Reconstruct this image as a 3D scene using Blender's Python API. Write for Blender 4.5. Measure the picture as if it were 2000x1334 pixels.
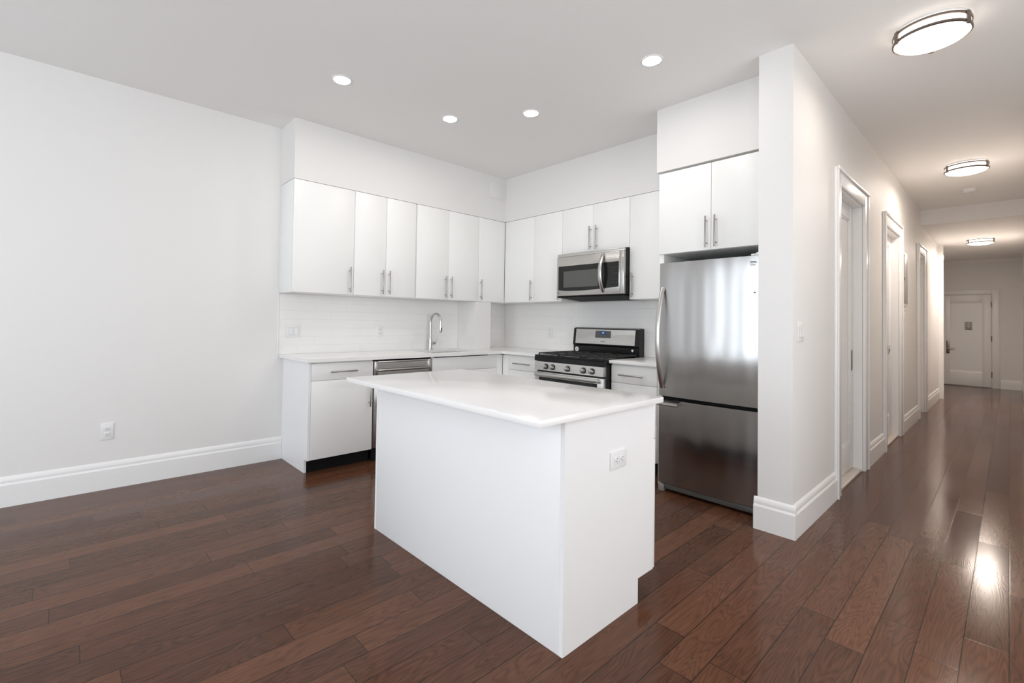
import bpy, bmesh, math, random
from mathutils import Vector, Matrix
random.seed(7)
PI = math.pi
SC = bpy.context.scene
COL = SC.collection
for o in list(bpy.data.objects):
    bpy.data.objects.remove(o, do_unlink=True)

# ------------------------------------------------------------------ camera
CAMP = Vector((-4.1607, -4.2996, 1.2341))
yaw, pit, rol = (math.radians(a) for a in (48.1389, 1.2069, 0.9015))
F = Vector((math.cos(yaw)*math.cos(pit), math.sin(yaw)*math.cos(pit), math.sin(pit)))
R = Vector((math.sin(yaw), -math.cos(yaw), 0)); U = R.cross(F)
R2 = math.cos(rol)*R + math.sin(rol)*U; U2 = -math.sin(rol)*R + math.cos(rol)*U
cd = bpy.data.cameras.new('camera'); cam = bpy.data.objects.new('camera', cd); COL.objects.link(cam)
cd.sensor_fit = 'HORIZONTAL'; cd.sensor_width = 36.0
cd.lens = 916.0675/2000*36; cd.shift_x = 49.2985/2000; cd.shift_y = -58.8935/2000
cd.clip_start = 0.02; cd.clip_end = 200
M = Matrix((R2, U2, -F)).transposed().to_4x4(); M.translation = CAMP
cam.matrix_world = M
SC.camera = cam
# ------------------------------------------------------------------ exposure, world, daylight
SC.view_settings.view_transform = 'Standard'; SC.view_settings.look = 'None'
SC.view_settings.gamma = 1.0; SC.view_settings.use_curve_mapping = False
SC.view_settings.exposure = 0.23
SC.cycles.max_bounces = 12; SC.cycles.diffuse_bounces = 8; SC.cycles.glossy_bounces = 6
SC.cycles.sample_clamp_indirect = 6.0
W = bpy.data.worlds.new('sky'); SC.world = W; W.use_nodes = True
bg = W.node_tree.nodes['Background']; bg.inputs[0].default_value = (0.72, 0.85, 1.0, 1); bg.inputs[1].default_value = 1.0
WINDOWS = [(-2.60, -1.12), (-4.75, -3.27)]      # y ranges of the two windows behind the camera
WZ0, WZ1 = 0.45, 2.50
DAY_W = 41.0
XB = -7.2                                       # inner face of the window wall
for (ya, yb) in WINDOWS:
    ld = bpy.data.lights.new('daylight_fill', 'AREA'); ld.shape = 'RECTANGLE'
    ld.size = (WZ1-WZ0)-0.1; ld.size_y = (yb-ya)-0.1; ld.energy = DAY_W; ld.color = (0.84, 0.92, 1.0)
    lo = bpy.data.objects.new('daylight_fill', ld); COL.objects.link(lo)
    lo.location = (XB+0.02, (ya+yb)/2, (WZ0+WZ1)/2); lo.rotation_euler = (0, -PI/2, 0)
FILL_WINDOWS = [(-6.30, -4.50), (-3.20, -0.90)]  # x ranges of unseen windows added for fill, in the living room's right wall
SIDE_FILL_W = 26.5
for (xa, xb) in FILL_WINDOWS:
    ld = bpy.data.lights.new('daylight_fill', 'AREA'); ld.shape = 'RECTANGLE'  # added fill from the right, brightens island end and sink run
    ld.size = (xb-xa)-0.1; ld.size_y = (WZ1-WZ0)-0.1; ld.energy = SIDE_FILL_W; ld.color = (1.0, 0.97, 0.94)
    lo = bpy.data.objects.new('daylight_fill', ld); COL.objects.link(lo)
    lo.location = ((xa+xb)/2, -5.39, (WZ0+WZ1)/2); lo.rotation_euler = (PI/2, 0, 0)
CAN_E = 118.0        # recessed lamps emission
HALL_E = 3.6
HALL_W = (4.0, 14.0, 24.0)        # flush hall lamps emission
H = 2.911; H2 = 2.70

# ------------------------------------------------------------------ materials
def new_mat(name):
    m = bpy.data.materials.new(name); m.use_nodes = True
    return m, m.node_tree.nodes, m.node_tree.links, m.node_tree.nodes['Principled BSDF']
def simple(name, col, rough=0.5, metal=0.0, bump=0.0, bscale=40.0, spec=0.5, coat=0.0, vary=0.015):
    m, N, L, b = new_mat(name)
    b.inputs['Roughness'].default_value = rough; b.inputs['Metallic'].default_value = metal
    b.inputs['Specular IOR Level'].default_value = spec
    b.inputs['Coat Weight'].default_value = coat
    tc = N.new('ShaderNodeTexCoord'); nz = N.new('ShaderNodeTexNoise'); nz.inputs['Scale'].default_value = bscale
    nz.inputs['Detail'].default_value = 4
    L.new(tc.outputs['Object'], nz.inputs['Vector'])
    cr = N.new('ShaderNodeMix'); cr.data_type = 'RGBA'
    cr.inputs[6].default_value = (*[c*(1-vary) for c in col], 1); cr.inputs[7].default_value = (*[min(1, c*(1+vary)) for c in col], 1)
    L.new(nz.outputs['Fac'], cr.inputs[0]); L.new(cr.outputs[2], b.inputs['Base Color'])
    if bump:
        bp = N.new('ShaderNodeBump'); bp.inputs['Strength'].default_value = bump; bp.inputs['Distance'].default_value = 0.002
        L.new(nz.outputs['Fac'], bp.inputs['Height']); L.new(bp.outputs['Normal'], b.inputs['Normal'])
    return m
def emis(name, col, e, base=0.8):
    m, N, L, b = new_mat(name)
    b.inputs['Base Color'].default_value = (base, base, base, 1)
    b.inputs['Emission Color'].default_value = (*col, 1); b.inputs['Emission Strength'].default_value = e
    return m
MT = {}
MT['wall'] = simple('painted_wall', (0.80, 0.79, 0.775), 0.55, bump=0.08, bscale=120)
MT['hallwall'] = MT['wall']
MT['ceil'] = simple('painted_ceiling', (0.88, 0.87, 0.855), 0.8, bump=0.06, bscale=90)
MT['trim'] = simple('semi_gloss_trim', (0.86, 0.86, 0.855), 0.3)
MT['cab'] = simple('white_lacquer', (0.885, 0.885, 0.87), 0.40, vary=0.004)
MT['island'] = simple('white_laminate', (0.885, 0.89, 0.89), 0.35, vary=0.004)
MT['quartz'] = simple('white_quartz', (0.88, 0.87, 0.86), 0.16, vary=0.004)
MT['black'] = simple('black_enamel', (0.008, 0.008, 0.009), 0.2, spec=0.3)
MT['blackmatte'] = simple('black_matte', (0.008, 0.008, 0.008), 0.6, spec=0.15)
MT['iron'] = simple('cast_iron', (0.02, 0.02, 0.02), 0.45, bump=0.3, bscale=200)
MT['dkgrey'] = simple('dark_grey_plastic', (0.09, 0.09, 0.085), 0.4)
MT['keys'] = simple('keypad_print', (0.035, 0.035, 0.035), 0.4)
MT['glassdk'] = simple('dark_oven_glass', (0.015, 0.016, 0.015), 0.06, spec=0.3)
MT['glassgr'] = simple('perforated_window_glass', (0.085, 0.09, 0.08), 0.15)
MT['chrome'] = simple('brushed_nickel', (0.56, 0.55, 0.53), 0.28, metal=1.0)
MT['pull'] = simple('satin_nickel_pull', (0.40, 0.385, 0.37), 0.34, metal=1.0)
MT['bronze'] = simple('brushed_bronze', (0.22, 0.19, 0.17), 0.35, metal=1.0)
MT['plastic'] = simple('white_plastic', (0.82, 0.82, 0.82), 0.3)
MT['slotlight'] = simple('switch_frame', (0.62, 0.62, 0.61), 0.5)
MT['slot'] = simple('socket_slot', (0.30, 0.30, 0.30), 0.5)
MT['greypanel'] = simple('grey_painted_steel', (0.30, 0.29, 0.285), 0.35)
MT['mark'] = simple('grey_print', (0.16, 0.16, 0.16), 0.5)
MT['paper'] = simple('paper', (0.72, 0.70, 0.67), 0.8)
MT['sill'] = simple('pale_marble', (0.62, 0.56, 0.50), 0.3, bscale=12, vary=0.12)
MT['screen'] = emis('blue_display', (0.02, 0.12, 0.45), 0.22, 0.02)
MT['digits'] = emis('display_digits', (0.6, 0.85, 1.0), 0.5)
MT['canlens'] = emis('lamp_lens', (1.0, 0.955, 0.90), CAN_E)
MT['dome'] = emis('frosted_diffuser', (1.0, 0.90, 0.80), HALL_E)
def glass():
    m, N, L, b = new_mat('window_glass')
    out = N['Material Output']; tr = N.new('ShaderNodeBsdfTransparent'); gl = N.new('ShaderNodeBsdfGlossy'); gl.inputs['Roughness'].default_value = 0.02
    mx = N.new('ShaderNodeMixShader'); fr = N.new('ShaderNodeFresnel'); L.new(fr.outputs[0], mx.inputs[0])
    L.new(tr.outputs[0], mx.inputs[1]); L.new(gl.outputs[0], mx.inputs[2]); L.new(mx.outputs[0], out.inputs['Surface'])
    return m
MT['glass'] = glass()
def steel(name, col, rough, axis, wav=0.0, aniso=0.8):
    """brushed stainless steel; axis = object axis the brushing runs along; wav = slight waviness of the sheet"""
    m, N, L, b = new_mat(name)
    b.inputs['Metallic'].default_value = 1.0; b.inputs['Base Color'].default_value = (*col, 1)
    tc = N.new('ShaderNodeTexCoord'); mp = N.new('ShaderNodeMapping'); nz = N.new('ShaderNodeTexNoise')
    s = [400, 400, 400]; s['xyz'.index(axis)] = 4
    mp.inputs['Scale'].default_value = s; nz.inputs['Scale'].default_value = 1.0; nz.inputs['Detail'].default_value = 3
    L.new(tc.outputs['Object'], mp.inputs['Vector']); L.new(mp.outputs[0], nz.inputs['Vector'])
    mr = N.new('ShaderNodeMapRange'); mr.inputs[3].default_value = rough*0.92; mr.inputs[4].default_value = rough*1.08
    L.new(nz.outputs['Fac'], mr.inputs[0]); L.new(mr.outputs[0], b.inputs['Roughness'])
    last = None
    b.inputs['Anisotropic'].default_value = aniso
    tg = N.new('ShaderNodeTangent'); tg.direction_type = 'RADIAL'; tg.axis = 'Z'; L.new(tg.outputs[0], b.inputs['Tangent'])
    if wav:
        mp2 = N.new('ShaderNodeMapping'); mp2.inputs['Scale'].default_value = (1.0, 5.5, 0.75)
        n2 = N.new('ShaderNodeTexNoise'); n2.inputs['Scale'].default_value = 1.0; n2.inputs['Detail'].default_value = 1.0
        L.new(tc.outputs['Object'], mp2.inputs['Vector']); L.new(mp2.outputs[0], n2.inputs['Vector'])
        b2 = N.new('ShaderNodeBump'); b2.inputs['Strength'].default_value = 1.0; b2.inputs['Distance'].default_value = wav
        L.new(n2.outputs['Fac'], b2.inputs['Height']); last = b2
    if last: L.new(last.outputs[0], b.inputs['Normal'])
    return m
MT['steel'] = steel('stainless_steel', (0.53, 0.52, 0.50), 0.28, 'y')
MT['steelx'] = steel('stainless_steel_front', (0.53, 0.52, 0.50), 0.28, 'x')
MT['fridge'] = steel('stainless_door_steel', (0.38, 0.368, 0.358), 0.21, 'y', wav=0.013, aniso=0.9)

def tile_mat():
    m, N, L, b = new_mat('white_glazed_tile')
    tc = N.new('ShaderNodeTexCoord'); sp = N.new('ShaderNodeSeparateXYZ'); L.new(tc.outputs['Object'], sp.inputs[0])
    ad = N.new('ShaderNodeMath'); ad.operation = 'SUBTRACT'; L.new(sp.outputs[0], ad.inputs[0]); L.new(sp.outputs[1], ad.inputs[1])
    sz = N.new('ShaderNodeMath'); sz.operation = 'SUBTRACT'; L.new(sp.outputs[2], sz.inputs[0]); sz.inputs[1].default_value = 0.914
    cb = N.new('ShaderNodeCombineXYZ'); L.new(ad.outputs[0], cb.inputs[0]); L.new(sz.outputs[0], cb.inputs[1])
    br = N.new('ShaderNodeTexBrick'); L.new(cb.outputs[0], br.inputs['Vector'])
    br.inputs['Scale'].default_value = 1.0; br.inputs['Brick Width'].default_value = 0.305; br.inputs['Row Height'].default_value = 0.0775
    br.inputs['Mortar Size'].default_value = 0.0014; br.inputs['Mortar Smooth'].default_value = 0.3
    br.inputs['Color1'].default_value = (0.87, 0.86, 0.845, 1); br.inputs['Color2'].default_value = (0.86, 0.85, 0.835, 1); br.inputs['Mortar'].default_value = (0.80, 0.79, 0.78, 1)
    L.new(br.outputs['Color'], b.inputs['Base Color']); b.inputs['Roughness'].default_value = 0.12
    bp = N.new('ShaderNodeBump'); bp.inputs['Distance'].default_value = 0.001; bp.inputs['Strength'].default_value = 0.6; bp.invert = True
    L.new(br.outputs['Fac'], bp.inputs['Height']); L.new(bp.outputs[0], b.inputs['Normal'])
    return m
MT['tile'] = tile_mat()

def floor_mat():
    m, N, L, b = new_mat('dark_oak_planks')
    PW = 0.122; PL = 1.35
    def math_(op, a, bb=None, c=None):
        n = N.new('ShaderNodeMath'); n.operation = op
        for i, v in enumerate((a, bb, c)):
            if v is None: continue
            if isinstance(v, (int, float)): n.inputs[i].default_value = v
            else: L.new(v, n.inputs[i])
        return n.outputs[0]
    tc = N.new('ShaderNodeTexCoord'); sp = N.new('ShaderNodeSeparateXYZ'); L.new(tc.outputs['Object'], sp.inputs[0])
    x, y = sp.outputs[0], sp.outputs[1]
    ry = math_('DIVIDE', math_('ADD', y, 0.021), PW); row = math_('FLOOR', ry); fy = math_('FRACT', ry)
    wn = N.new('ShaderNodeTexWhiteNoise'); wn.noise_dimensions = '1D'; L.new(row, wn.inputs['W'])
    off = math_('MULTIPLY', wn.outputs['Value'], 7.3)
    rl = math_('MULTIPLY', math_('ADD', math_('MULTIPLY', wn.outputs['Value'], 0.35), 0.75), 1.0)   # row-wise length factor
    rx = math_('DIVIDE', math_('ADD', x, off), math_('MULTIPLY', rl, PL)); ix = math_('FLOOR', rx); fx = math_('FRACT', rx)
    wc = N.new('ShaderNodeTexWhiteNoise'); wc.noise_dimensions = '2D'
    cv = N.new('ShaderNodeCombineXYZ'); L.new(row, cv.inputs[0]); L.new(ix, cv.inputs[1]); L.new(cv.outputs[0], wc.inputs['Vector'])
    pid = wc.outputs['Value']; pcol = wc.outputs['Color']
    # distance to plank edges (m)
    ey = math_('MULTIPLY', math_('MINIMUM', fy, math_('SUBTRACT', 1.0, fy)), PW)
    ex = math_('MULTIPLY', math_('MINIMUM', fx, math_('SUBTRACT', 1.0, fx)), PL)
    e = math_('MINIMUM', ey, ex)
    gap = N.new('ShaderNodeMapRange'); gap.inputs[1].default_value = 0.0006; gap.inputs[2].default_value = 0.0022
    L.new(e, gap.inputs[0])
    # grain coordinates, shifted plank by plank
    sc = N.new('ShaderNodeSeparateColor'); L.new(pcol, sc.inputs[0])
    gx = math_('ADD', x, math_('MULTIPLY', sc.outputs[0], 37.0)); gy = math_('ADD', y, math_('MULTIPLY', sc.outputs[1], 11.0))
    gv = N.new('ShaderNodeCombineXYZ'); L.new(gx, gv.inputs[0]); L.new(gy, gv.inputs[1]); L.new(math_('MULTIPLY', pid, 9.0), gv.inputs[2])
    mp = N.new('ShaderNodeMapping'); mp.inputs['Scale'].default_value = (3.0, 55.0, 1); L.new(gv.outputs[0], mp.inputs['Vector'])
    fine = N.new('ShaderNodeTexNoise'); fine.inputs['Scale'].default_value = 2.2; fine.inputs['Detail'].default_value = 6; fine.inputs['Roughness'].default_value = 0.65
    L.new(mp.outputs[0], fine.inputs['Vector'])
    mp2 = N.new('ShaderNodeMapping'); mp2.inputs['Scale'].default_value = (1.6, 14.0, 1); L.new(gv.outputs[0], mp2.inputs['Vector'])
    cath = N.new('ShaderNodeTexNoise'); cath.inputs['Scale'].default_value = 1.0; cath.inputs['Detail'].default_value = 1.5; cath.inputs['Distortion'].default_value = 0.4
    L.new(mp2.outputs[0], cath.inputs['Vector'])
    ring = math_('FRACT', math_('MULTIPLY', cath.outputs['Fac'], 17.0))
    ring = math_('POWER', math_('ABSOLUTE', math_('SUBTRACT', math_('MULTIPLY', ring, 2.0), 1.0)), 2.0)
    big = N.new('ShaderNodeTexNoise'); big.inputs['Scale'].default_value = 1.1; big.inputs['Detail'].default_value = 2
    L.new(gv.outputs[0], big.inputs['Vector'])
    ramp = N.new('ShaderNodeValToRGB'); r = ramp.color_ramp
    r.elements[0].position = 0.0; r.elements[0].color = (0.046, 0.0185, 0.0105, 1)
    r.elements[1].position = 1.0; r.elements[1].color = (0.200, 0.088, 0.049, 1)
    q = r.elements.new(0.45); q.color = (0.100, 0.0415, 0.0225, 1)
    q = r.elements.new(0.75); q.color = (0.142, 0.060, 0.032, 1)
    t = math_('ADD', math_('MULTIPLY', pid, 0.36), math_('MULTIPLY', fine.outputs['Fac'], 0.75))
    t = math_('ADD', t, math_('MULTIPLY', ring, -0.30)); t = math_('ADD', t, math_('MULTIPLY', math_('SUBTRACT', big.outputs['Fac'], 0.5), 0.35))
    L.new(math_('SUBTRACT', t, 0.005), ramp.inputs[0])
    mx = N.new('ShaderNodeMix'); mx.data_type = 'RGBA'; mx.inputs[6].default_value = (0.010, 0.006, 0.005, 1)
    L.new(gap.outputs[0], mx.inputs[0]); L.new(ramp.outputs[0], mx.inputs[7]); L.new(mx.outputs[2], b.inputs['Base Color'])
    hgt = math_('ADD', math_('MULTIPLY', gap.outputs[0], 0.35), math_('MULTIPLY', fine.outputs['Fac'], 0.20))
    hgt = math_('ADD', hgt, math_('MULTIPLY', ring, -0.10)); hgt = math_('ADD', hgt, math_('MULTIPLY', sc.outputs[2], 0.10))
    bp = N.new('ShaderNodeBump'); bp.inputs['Strength'].default_value = 0.22; bp.inputs['Distance'].default_value = 0.0010
    L.new(hgt, bp.inputs['Height']); L.new(bp.outputs[0], b.inputs['Normal'])
    # every board lies at a very slightly different tilt
    tilt = math_('ADD', math_('MULTIPLY', math_('MULTIPLY', math_('SUBTRACT', sc.outputs[2], 0.5), fx), 0.016*PL), math_('MULTIPLY', math_('MULTIPLY', math_('SUBTRACT', sc.outputs[1], 0.5), fy), 0.020*PW))
    b2 = N.new('ShaderNodeBump'); b2.inputs['Strength'].default_value = 1.0; b2.inputs['Distance'].default_value = 1.0
    L.new(tilt, b2.inputs['Height']); L.new(b2.outputs[0], bp.inputs['Normal'])
    rr = N.new('ShaderNodeMapRange'); rr.inputs[3].default_value = 0.11; rr.inputs[4].default_value = 0.19
    L.new(big.outputs['Fac'], rr.inputs[0]); L.new(rr.outputs[0], b.inputs['Roughness'])
    b.inputs['Specular IOR Level'].default_value = 0.22
    return m
MT['floor'] = floor_mat()

# ------------------------------------------------------------------ mesh helpers
class MB:
    def __init__(s): s.bm = bmesh.new()
    def _add(s, fn, bevel=0.0, seg=2):
        t = bmesh.new(); fn(t)
        if bevel:
            bmesh.ops.bevel(t, geom=[e for e in t.edges if len(e.link_faces) == 2 and e.calc_face_angle(0) > 0.5],
                            offset=bevel, segments=seg, profile=0.5, affect='EDGES', clamp_overlap=True)
        bmesh.ops.recalc_face_normals(t, faces=t.faces[:])
        me = bpy.data.meshes.new('tmp'); t.to_mesh(me); t.free(); s.bm.from_mesh(me); bpy.data.meshes.remove(me)
        return s
    def box(s, x0, x1, y0, y1, z0, z1, bevel=0.0, seg=2):
        x0, x1 = sorted((x0, x1)); y0, y1 = sorted((y0, y1)); z0, z1 = sorted((z0, z1))
        def fn(t):
            bmesh.ops.create_cube(t, size=1.0)
            for v in t.verts:
                v.co = Vector(((x0+x1)/2+v.co.x*(x1-x0), (y0+y1)/2+v.co.y*(y1-y0), (z0+z1)/2+v.co.z*(z1-z0)))
        return s._add(fn, bevel, seg)
    def prism(s, pts, axis, a, b_, bevel=0.0):
        """extrude a 2D polygon along an axis; pts are the other two coordinates in xyz order"""
        def P(p, w):
            if axis == 'x': return Vector((w, p[0], p[1]))
            if axis == 'y': return Vector((p[0], w, p[1]))
            return Vector((p[0], p[1], w))
        def fn(t):
            v0 = [t.verts.new(P(p, a)) for p in pts]; v1 = [t.verts.new(P(p, b_)) for p in pts]
            t.faces.new(v0); t.faces.new(v1[::-1]); n = len(pts)
            for i in range(n): t.faces.new((v0[i], v0[(i+1) % n], v1[(i+1) % n], v1[i]))
        return s._add(fn, bevel)
    def cyl(s, p, q, r, r2=None, n=24, bevel=0.0):
        p, q = Vector(p), Vector(q); d = q-p
        def fn(t):
            bmesh.ops.create_cone(t, cap_ends=True, segments=n, radius1=r, radius2=r if r2 is None else r2, depth=d.length)
            mt = Matrix.Translation((p+q)/2) @ d.to_track_quat('Z', 'Y').to_matrix().to_4x4()
            bmesh.ops.transform(t, matrix=mt, verts=t.verts[:])
        return s._add(fn, bevel)
    def lathe(s, prof, c, n=48):
        """prof: (radius, z) pairs about the vertical axis through c"""
        def fn(t):
            rings = []
            for r, z in prof:
                if r < 1e-6: rings.append([t.verts.new((c[0], c[1], c[2]+z))])
                else: rings.append([t.verts.new((c[0]+r*math.cos(2*PI*i/n), c[1]+r*math.sin(2*PI*i/n), c[2]+z)) for i in range(n)])
            for A, B in zip(rings, rings[1:]):
                for i in range(n):
                    j = (i+1) % n
                    if len(A) == 1 and len(B) == 1: continue
                    if len(A) == 1: t.faces.new((A[0], B[i], B[j]))
                    elif len(B) == 1: t.faces.new((A[i], A[j], B[0]))
                    else: t.faces.new((A[i], A[j], B[j], B[i]))
        return s._add(fn)
    def tube(s, pts, r, n=16, squash=None):
        """sweep; squash=(vector, factor) flattens the section along that vector"""
        pts = [Vector(p) for p in pts]
        def fn(t):
            rings = []; up = None
            for i, p in enumerate(pts):
                d = (pts[min(i+1, len(pts)-1)]-pts[max(i-1, 0)]).normalized()
                if up is None: up = d.orthogonal().normalized()
                up = (up - d*up.dot(d)).normalized(); si = d.cross(up)
                rr = r[i] if isinstance(r, (list, tuple)) else r
                ring = []
                for k in range(n):
                    o = (up*math.cos(2*PI*k/n)+si*math.sin(2*PI*k/n))*rr
                    if squash:
                        a = Vector(squash[0]); o = o - a*(o.dot(a))*(1-squash[1])
                    ring.append(t.verts.new(p+o))
                rings.append(ring)
            for A, B in zip(rings, rings[1:]):
                for k in range(n): t.faces.new((A[k], A[(k+1) % n], B[(k+1) % n], B[k]))
            t.faces.new(rings[0][::-1]); t.faces.new(rings[-1])
        return s._add(fn)
    def done(s, name, mat, parent=None, smooth=True):
        org = ORIG.get(parent.name, Vector()) if parent else Vector()
        me = bpy.data.meshes.new(name); s.bm.to_mesh(me); s.bm.free()
        me.transform(Matrix.Translation(-org))
        me.materials.append(MT[mat] if isinstance(mat, str) else mat)
        o = bpy.data.objects.new(name, me); COL.objects.link(o)
        if smooth:
            for p in me.polygons: p.use_smooth = True
            me.set_sharp_from_angle(angle=math.radians(35))
        if parent: o.parent = parent; ORIG[o.name] = org
        return o
ORIG = {}
def thing(name, label, cat, loc=(0, 0, 0), group=None):
    o = bpy.data.objects.new(name, None); COL.objects.link(o); o.location = loc; o.empty_display_size = 0.1
    ORIG[o.name] = Vector(loc); o['label'] = label; o['category'] = cat
    if group: o['group'] = group
    return o
def tag(o, label, cat, group=None):
    o['label'] = label; o['category'] = cat
    if group: o['group'] = group
    return o
def struct(name, mb, mat):
    o = mb.done(name, mat, smooth=False); o['kind'] = 'structure'; return o
def dup(root, loc, rot=None, label=None):
    r = root.copy(); COL.objects.link(r); r.location = loc
    if rot: r.rotation_euler = rot
    if label: r['label'] = label
    for ch in root.children:
        c = ch.copy(); COL.objects.link(c); c.parent = r
        for g in ch.children:
            d = g.copy(); COL.objects.link(d); d.parent = c
    return r

# ================================================================== SETTING
YH = -3.45; XP = -0.99; YP = -3.265           # hall face, end face and kitchen face of the partition
XE = 10.3; YR = -4.475                        # front door wall, right hall wall
YL = -5.4                                     # far right wall of the living room
struct('floor', MB().box(XB-0.2, XE+0.2, YL-0.2, 0.15, -0.12, 0), 'floor')
struct('ceiling', MB().box(XB-0.2, 4.9, YL-0.2, 0.15, H, H+0.12), 'ceil')
struct('ceiling', MB().box(4.9, XE+0.15, YR-0.15, -3.0, H2, H+0.12), 'ceil')
struct('wall_left', MB().box(XB-0.15, 0.12, 0, 0.12, 0, H), 'wall')
struct('wall_kitchen', MB().box(0, 0.12, YP, 0, 0, H), 'wall')
# partition between kitchen and hall, with its door openings
DOORS = [(0.09, 0.95, 2.28), (2.02, 2.92, 2.28), (4.62, 5.27, 2.28)]
mb = MB(); xs = XP
for (a, b_, zt) in DOORS:
    mb.box(xs, a, YH, YP, 0, H); mb.box(a, b_, YH, YP, zt, H); xs = b_
mb.box(xs, 7.30, YH, YP+0.02, 0, H)
struct('wall_hall_left', mb, 'wall')
struct('wall_hall_return', MB().box(7.30, 7.44, -3.515, -3.2, 0, H), 'wall')
struct('wall_hall_alcove', MB().box(7.44, XE, -3.2, -3.1, 0, H), 'wall')
struct('wall_front', MB().box(XE, XE+0.12, YR-0.12, -3.0, 0, H), 'wall')
struct('wall_hall_right', MB().box(0.80, XE, YR-0.12, YR, 0, H), 'wall')
XR = 0.80
struct('wall_living_return', MB().box(XR, XR+0.12, YL, YR-0.12, 0, H), 'wall')
mb = MB(); xs = XB-0.15
for (xa, xb) in FILL_WINDOWS:
    mb.box(xs, xa, YL-0.12, YL, 0, H); mb.box(xa, xb, YL-0.12, YL, 0, WZ0); mb.box(xa, xb, YL-0.12, YL, WZ1, H); xs = xb
mb.box(xs, 0.92, YL-0.12, YL, 0, H)
struct('wall_living_right', mb, 'wall')
for i, (xa, xb) in enumerate(FILL_WINDOWS):
    mb = MB(); t = 0.05
    for (a, b_, c, d) in ((xa, xa+t, WZ0, WZ1), (xb-t, xb, WZ0, WZ1), (xa+t, xb-t, WZ0, WZ0+t), (xa+t, xb-t, WZ1-t, WZ1), (xa+t, xb-t, 1.48, 1.53)):
        mb.box(a, b_, YL-0.09, YL-0.05, c, d, 0.004)
    w = struct('window_%d' % (i+3), mb, 'trim')  # guessed window, added to go with the fill light
    MB().box(xa+t, xb-t, YL-0.072, YL-0.068, WZ0+t, WZ1-t).done('pane', 'glass', w)
mb = MB(); ys = YL
for (ya, yb) in sorted(WINDOWS):
    mb.box(XB-0.15, XB, ys, ya, 0, H); mb.box(XB-0.15, XB, ya, yb, 0, WZ0); mb.box(XB-0.15, XB, ya, yb, WZ1, H); ys = yb
mb.box(XB-0.15, XB, ys, 0, 0, H)
struct('wall_window', mb, 'wall')
for i, (ya, yb) in enumerate(WINDOWS):
    mb = MB(); t = 0.05
    for (a, b_, c, d) in ((ya, ya+t, WZ0, WZ1), (yb-t, yb, WZ0, WZ1), (ya+t, yb-t, WZ0, WZ0+t), (ya+t, yb-t, WZ1-t, WZ1), (ya+t, yb-t, 1.48, 1.53)):
        mb.box(XB-0.10, XB-0.05, a, b_, c, d, 0.004)
    w = struct('window_%d' % (i+1), mb, 'trim')
    p = MB().box(XB-0.078, XB-0.074, ya+t, yb-t, WZ0+t, WZ1-t).done('pane', 'glass', w)
# soffits above the wall cabinets
DU = 0.331; ZB = 1.454; ZT = 2.401; XW = -2.777
struct('wall_soffit_sink', MB().box(XW, 0, -DU+0.004, 0, ZT+0.004, H), 'wall')
struct('wall_soffit_range', MB().box(-DU+0.004, 0, -2.455, -DU+0.004, ZT+0.004, H), 'wall')
struct('wall_soffit_fridge', MB().box(-0.741, 0, YP, -2.456, ZT+0.016, H), 'wall')
# pipe chase beside the sink
struct('wall_chase', MB().box(-0.765, -0.54, -DU+0.004, 0, 0.9145, ZB-0.001), 'wall')
# backsplash tile
struct('wall_backsplash_sink', MB().box(XW+0.012, -0.766, -0.008, 0, 0.9145, ZB-0.001).box(-0.539, -0.0085, -0.008, 0, 0.9145, ZB-0.001), 'tile')
struct('wall_backsplash_range', MB().box(-0.008, 0, -2.472, -0.0, 0.9145, ZB-0.001), 'tile')
struct('trim_1', MB().box(XW-0.002, XW+0.011, -0.011, 0, 0.915, ZB-0.002, 0.002), 'trim')
# baseboards with a stepped profile
PROF = [(0, 0), (0.020, 0), (0.020, 0.138), (0.016, 0.146), (0.013, 0.150), (0.013, 0.166), (0.010, 0.178), (0.004, 0.188), (0, 0.192)]
def base_y(x0, x1, y, sgn=-1):      # runs along x on a wall facing sgn*y
    return MB().prism([(y+sgn*d, z) for d, z in PROF], 'x', x0, x1)
def base_x(y0, y1, x, sgn=-1):
    return MB().prism([(x+sgn*d, z) for d, z in PROF], 'y', y0, y1)
struct('baseboard_left', base_y(XB, -2.722, 0), 'trim')
struct('baseboard_partition_end', base_x(YH-0.02, YP+0.018, XP), 'trim')
CW = 0.12; CT = 0.022                         # door casing width and thickness
struct('baseboard_hall_left', base_y(XP-0.0, DOORS[0][0]-CW, YH), 'trim')
struct('baseboard_hall_left', base_y(DOORS[0][1]+CW, DOORS[1][0]-CW, YH), 'trim')
struct('baseboard_hall_left', base_y(DOORS[1][1]+CW, DOORS[2][0]-CW, YH), 'trim')
struct('baseboard_hall_left', base_y(DOORS[2][1]+CW, 7.277, YH), 'trim')
struct('baseboard_hall_right', base_y(0.80, XE, YR, 1), 'trim')
struct('baseboard_front', base_x(YR+0.02, -4.165, XE), 'trim')
struct('baseboard_window', base_x(YL, 0, XB, 1), 'trim')
# pilaster casing and crown moulding at the end of the hall
struct('trim_2', MB().box(7.278, 7.2995, -3.520, YH-0.001, 0, 2.44, 0.003).box(7.262, 7.2995, -3.530, YH-0.001, 2.44, 2.52, 0.006), 'trim')
struct('trim_3', MB().prism([(XE, H2), (XE-0.07, H2), (XE-0.06, H2-0.02), (XE-0.02, H2-0.06), (XE, H2-0.075)], 'y', YR, -3.2), 'trim')

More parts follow.
